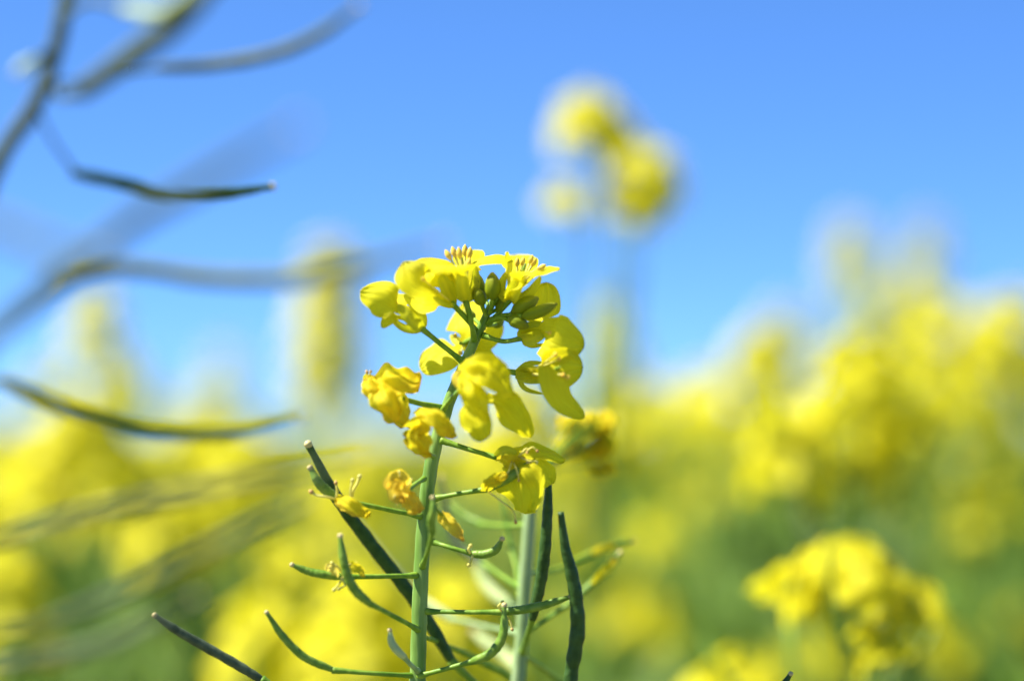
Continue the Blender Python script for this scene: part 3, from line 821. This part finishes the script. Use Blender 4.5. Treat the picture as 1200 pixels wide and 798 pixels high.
def T(x, y, Y):
    return P(x, y, 0, Y)
near_plant('tall blurred plant alone against the blue sky, flower head split in loose yellow tufts', T(692, 124, 1.0), .024, .034, 16, 11, .02,
           heads=[((.024, -.012, -.026), .026, .040, 16), ((-.013, -.01, -.047), .004, .008, 4), ((.018, -.01, -.050), .006, .010, 4), ((.014, .01, -.012), .008, .012, 4)], pods=0, buds=3)
near_plant('slim tall yellow column of blossom left of the sharp flowers, against the sky', T(385, 292, 1.25), .10, .052, 56, 12)
near_plant('small yellow head peeping over the left field under the blurred pods', T(112, 342, 1.25), .05, .034, 18, 13, heads=[((-.03, 0, -.05), .02, .03, 8)])
near_plant('faint yellow head low in the gap between the slim column and the left head', T(262, 410, 1.8), .08, .05, 22, 14)
near_plant('pale yellow head just right of the sharp flower cluster, low against the sky', T(716, 358, 1.45), .07, .042, 22, 15)
near_plant('tall bushy yellow plant with a domed bright crown in the right half of the field', T(1002, 408, .86), .035, .046, 20, 16, .01,
           heads=[((-.026, .01, -.030), .034, .04, 15), ((.024, .02, -.022), .03, .036, 12), ((.004, .02, -.048), .02, .03, 9)])
near_plant('nearest bright yellow flower head at lower right, green stem showing under its dome', T(992, 658, .675), .016, .040, 19, 17, .006, size=.0092,
           heads=[((.010, -.01, -.022), .012, .014, 7), ((.020, .0, -.012), .010, .012, 6), ((-.018, 0, -.008), .008, .012, 5)], pods=3, buds=4)
near_plant('thin faint head highest above the right part of the field', T(996, 268, 1.7), .045, .04, 18, 18, heads=[((.03, .05, -.08), .06, .05, 14)])
near_plant('second thin faint head above the right field, beside the highest one', T(1084, 266, 1.75), .045, .038, 18, 19, heads=[((-.05, .0, -.09), .06, .05, 12)])
near_plant('broad yellow plant near the right edge rising above the field line', T(1100, 352, 1.2), .05, .05, 22, 20, heads=[((.04, .02, -.02), .03, .045, 14), ((-.035, 0, -.05), .03, .04, 12)])
near_plant('yellow plant cut by the right edge of the picture', T(1185, 350, 1.15), .05, .05, 22, 21, heads=[((-.035, .02, -.05), .03, .045, 14), ((.03, 0, -.03), .03, .045, 12)])
near_plant('soft yellow head in the field to the left of the domed bushy plant', T(918, 366, 1.55), .04, .045, 16, 22, heads=[((.035, .02, -.06), .03, .04, 10)])
near_plant('yellow head at the lowest dip of the skyline right of centre', T(822, 438, 1.3), .045, .042, 18, 23)
near_plant('bright yellow dome at the bottom edge left of the nearest flower head', T(866, 786, .76), .03, .05, 18, 24, size=.0102)
near_plant('large bright yellow clump in the left field below the dark curved pod', T(92, 482, .95), .035, .05, 22, 25,
           heads=[((-.016, -.01, -.030), .03, .044, 14), ((.034, .02, -.02), .03, .04, 12)], size=.0102)
near_plant('bright yellow clump in the left field beside the large one', T(285, 520, 1.05), .035, .055, 20, 26, heads=[((.05, .02, -.015), .025, .045, 13), ((-.045, .02, -.035), .025, .04, 12)])
near_plant('yellow head half hidden at the lower left edge of the picture', T(2, 655, .9), .05, .05, 24, 27, heads=[((-.02, .02, .02), .04, .04, 12)])
near_plant('very bright yellow clump low behind the base of the sharp stem', T(420, 690, .85), .045, .06, 30, 28, heads=[((-.04, .02, -.01), .04, .05, 18), ((.04, .02, .0), .04, .05, 18)], size=.0102)
near_plant('yellow clump low in the field between the left clump and the bottom left pod', T(215, 600, 1.0), .03, .05, 18, 29, heads=[((.05, .0, -.02), .025, .045, 12)])
near_plant('yellow heads directly behind the withered right flowers of the sharp plant', T(610, 455, 1.0), .05, .05, 22, 30, heads=[((.045, .02, -.02), .03, .045, 14)])

# repeated field plants: a few kinds, copied
def field_kind(seed, nb):
    rnd = random.Random(seed)
    st, fl = MB(), MB()
    H = 1.0
    tips = [(Vector((0, 0, H)), rnd.uniform(.018, .045), rnd.uniform(.024, .040), 10)]
    for k in range(nb):
        th = k * 2.4 + seed
        r = rnd.uniform(.05, .11)
        tips.append((Vector((math.cos(th) * r, math.sin(th) * r, H - rnd.uniform(.01, .09))), rnd.uniform(.014, .030), rnd.uniform(.020, .030), 6))
    st.tube([Vector((0, 0, -.03)), Vector((.01, .005, .5)), Vector((0, 0, H - .01))], [.0045, .0035, .0016], n=6, seg=14)
    for i, (tp_, hh, ww, nn) in enumerate(tips):
        if i:
            j = Vector((0, 0, tp_.z - .22))
            st.tube([j, j.lerp(tp_, .5) + Vector((tp_.x * .25, tp_.y * .25, -.02)), tp_], [.003, .0015], n=5, seg=8)
        for ft, bs, ax in raceme_spec(hh, ww, nn, rnd):
            open_flower(fl, tp_ + bs, ax, .0115 * rnd.uniform(.85, 1.1), rnd, 1, 0, 1)
            st.tube([tp_ + ft, tp_ + bs], .0006, n=4, seg=2, cap=False)
        for k in range(5):
            th = k * 1.26
            b0 = tp_ + Vector((math.cos(th) * .005, math.sin(th) * .005, -.003))
            fl.tube([b0, b0 + Vector((0, 0, .009))], [.0006, .002, .002, .0006], n=5, seg=4, m=1)
        for k in range(12):
            z = tp_.z - hh - .015 - k * .013
            if z < .3: continue
            th = k * 2.4 + i
            a = Vector((tp_.x * (1 - k * .05), tp_.y * (1 - k * .05), z))
            d = Vector((math.cos(th), math.sin(th), .4)).normalized()
            st.tube([a, a + d * .02, a + d * .05 + Vector((0, 0, .02))], [.0006, .0015, .0005], n=5, seg=5)
    lf = MB()
    for k in range(18):
        z = H - .085 - k * .042
        th = k * 2.4 + seed * 1.7
        d = Vector((math.cos(th), math.sin(th), 0))
        a = Vector((0, 0, z))
        l = .085 + .008 * k
        lf.petal([a, a + d * l * .3 + Vector((0, 0, .03)), a + d * l * .7 + Vector((0, 0, .035)), a + d * l], .034 + .002 * k, (rnd.uniform(-.5, .5), rnd.uniform(-.7, .1), .7), 0, .6, cup=.15, nu=3, nv=6)
    return st, fl, lf

FG = 'rapeseed plants of the blurred yellow field'
FL = 'one of the many blurred rapeseed plants massed into the yellow field behind the nearer heads'
protos = []
for s_, nb in ((1, 1), (2, 2), (3, 1), (4, 3), (5, 2), (6, 1)):
    st, fl, lf = field_kind(s_ * 7, nb)
    r_ = empty('rapeseed_plant', (0, 0, 0), FL, 'plant', FG)
    st.build('stem', M['field_stem'], r_)
    fl.build('blossom', [M['field_petal'], M['field_bud']], r_)
    lf.build('foliage', M['leaf'], r_)
    protos.append([r_, list(r_.children), False])

rnd = random.Random(77)
def place_field(x, y, h, rz):
    pr = protos[rnd.randrange(len(protos))]
    if not pr[2]:
        r_ = pr[0]; pr[2] = True
    else:
        r_ = pr[0].copy(); COL.objects.link(r_)
        for ch in pr[1]:
            c = ch.copy(); COL.objects.link(c); c.parent = r_
    r_.location = (x, y, 0)
    s_ = rnd.uniform(.95, 1.1)
    r_.scale = (s_, s_, h)
    r_.rotation_euler = (rnd.uniform(-.06, .06), rnd.uniform(-.06, .06), rz)
for a_, b_, y_ in ((790, 455, 1.5), (850, 410, 1.9), (900, 470, 1.4), (1040, 380, 2.0), (1080, 330, 1.9), (1060, 470, 1.35), (1130, 420, 1.5), (1170, 380, 1.7), (1190, 480, 1.3), (960, 350, 2.3), 
                   (740, 440, 2.2), (1120, 560, 1.15), (1010, 330, 2.4), (1150, 500, 1.8),
                   (150, 440, 1.5), (190, 500, 1.3), (330, 470, 1.7), (20, 520, 1.2), (240, 540, 1.2), (450, 500, 1.5)):
    c_ = T(a_, b_, y_)
    place_field(c_.x, c_.y, c_.z, a_ * .37)
count = 0
Yc = .95
cells = []
while Yc < 6.2:
    step = .165 + .036 * Yc
    half = .27 * Yc + .12
    nx_ = int(2 * half / step)
    for k in range(nx_):
        cells.append((-half + (k + rnd.random()) * step, Yc + rnd.uniform(-.5, .5) * step))
    Yc += step
for x, y in cells:
    if (y < 1.22 and x / y > .03) or (y < 1.15 and x / y > -.1):
        continue                     # a clearing round the nearer right-hand heads
    sx = 600 + x / (K * y)              # right-hand side of the field stands a little taller
    rise = max(0, min(1, (x / y + .02) / .18)) * .07 + (.03 if x / y < -.12 else 0)
    if rnd.random() < (.24 if abs(x / y) < .2 else .16):
        continue
    h = rnd.uniform(1.10, 1.235) + rise
    if y < 1.25:
        h = min(h, EYE - .055 * y / .9 + rise * .4 + rnd.uniform(-.06, 0))
    place_field(x, y, h, rnd.uniform(0, 6.28))
    count += 1
print('field plants', count)

# the rest of the field, out to the horizon: one mass
def far_field():
    rnd = random.Random(5)
    mb = MB()
    st = MB()
    y = 6.2
    while y < 160:
        step = .22 * (y / 6.2) ** .95
        half = .36 * y + 1
        for k in range(int(2 * half / step)):
            x = -half + (k + rnd.random()) * step
            yy = y + rnd.uniform(-.5, .5) * step
            h = rnd.uniform(1.08, 1.24) + max(0, min(1, (x / yy + .02) / .18)) * .05
            sc = step / .22
            for q in range(2):
                a = Vector((x + rnd.uniform(-.08, .08) * sc, yy + rnd.uniform(-.08, .08) * sc, h - rnd.uniform(0, .12)))
                for e in range(3):
                    d = Vector((rnd.uniform(-1, 1), rnd.uniform(-1, 1), rnd.uniform(-.6, .8))).normalized()
                    n = Vector((rnd.uniform(-1, 1), rnd.uniform(-1, 1), rnd.uniform(.1, 1))).normalized()
                    l_ = d.cross(n).normalized() * .022 * sc
                    d = d * .03 * min(sc, 3)
                    c0 = a + d * .3
                    i0 = len(mb.v)
                    mb.v.extend([c0 - l_, c0 + l_, c0 + l_ + d, c0 - l_ + d])
                    mb.face((i0, i0 + 1, i0 + 2, i0 + 3), [(0, 0), (1, 0), (1, 1), (0, 1)], 0)
            # stalks and leaves under the blossom
            for q in range(7):
                a = Vector((x + rnd.uniform(-.1, .1) * sc, yy + rnd.uniform(-.1, .1) * sc, 0))
                th = rnd.uniform(0, 3.14)
                l_ = Vector((math.cos(th), math.sin(th), 0)) * .02 * sc
                i0 = len(mb.v)
                mb.v.extend([a - l_, a + l_, a + l_ + Vector((0, 0, h - .04)), a - l_ + Vector((0, 0, h - .09))])
                mb.face((i0, i0 + 1, i0 + 2, i0 + 3), [(0, 0), (1, 0), (1, 1), (0, 1)], 1)
        y += step
    o = mb.build('rapeseed_field', [M['field_petal'], M['leaf']])
    tag(o, 'far mass of flowering rapeseed filling the field to the horizon', 'field', kind='stuff')
far_field()
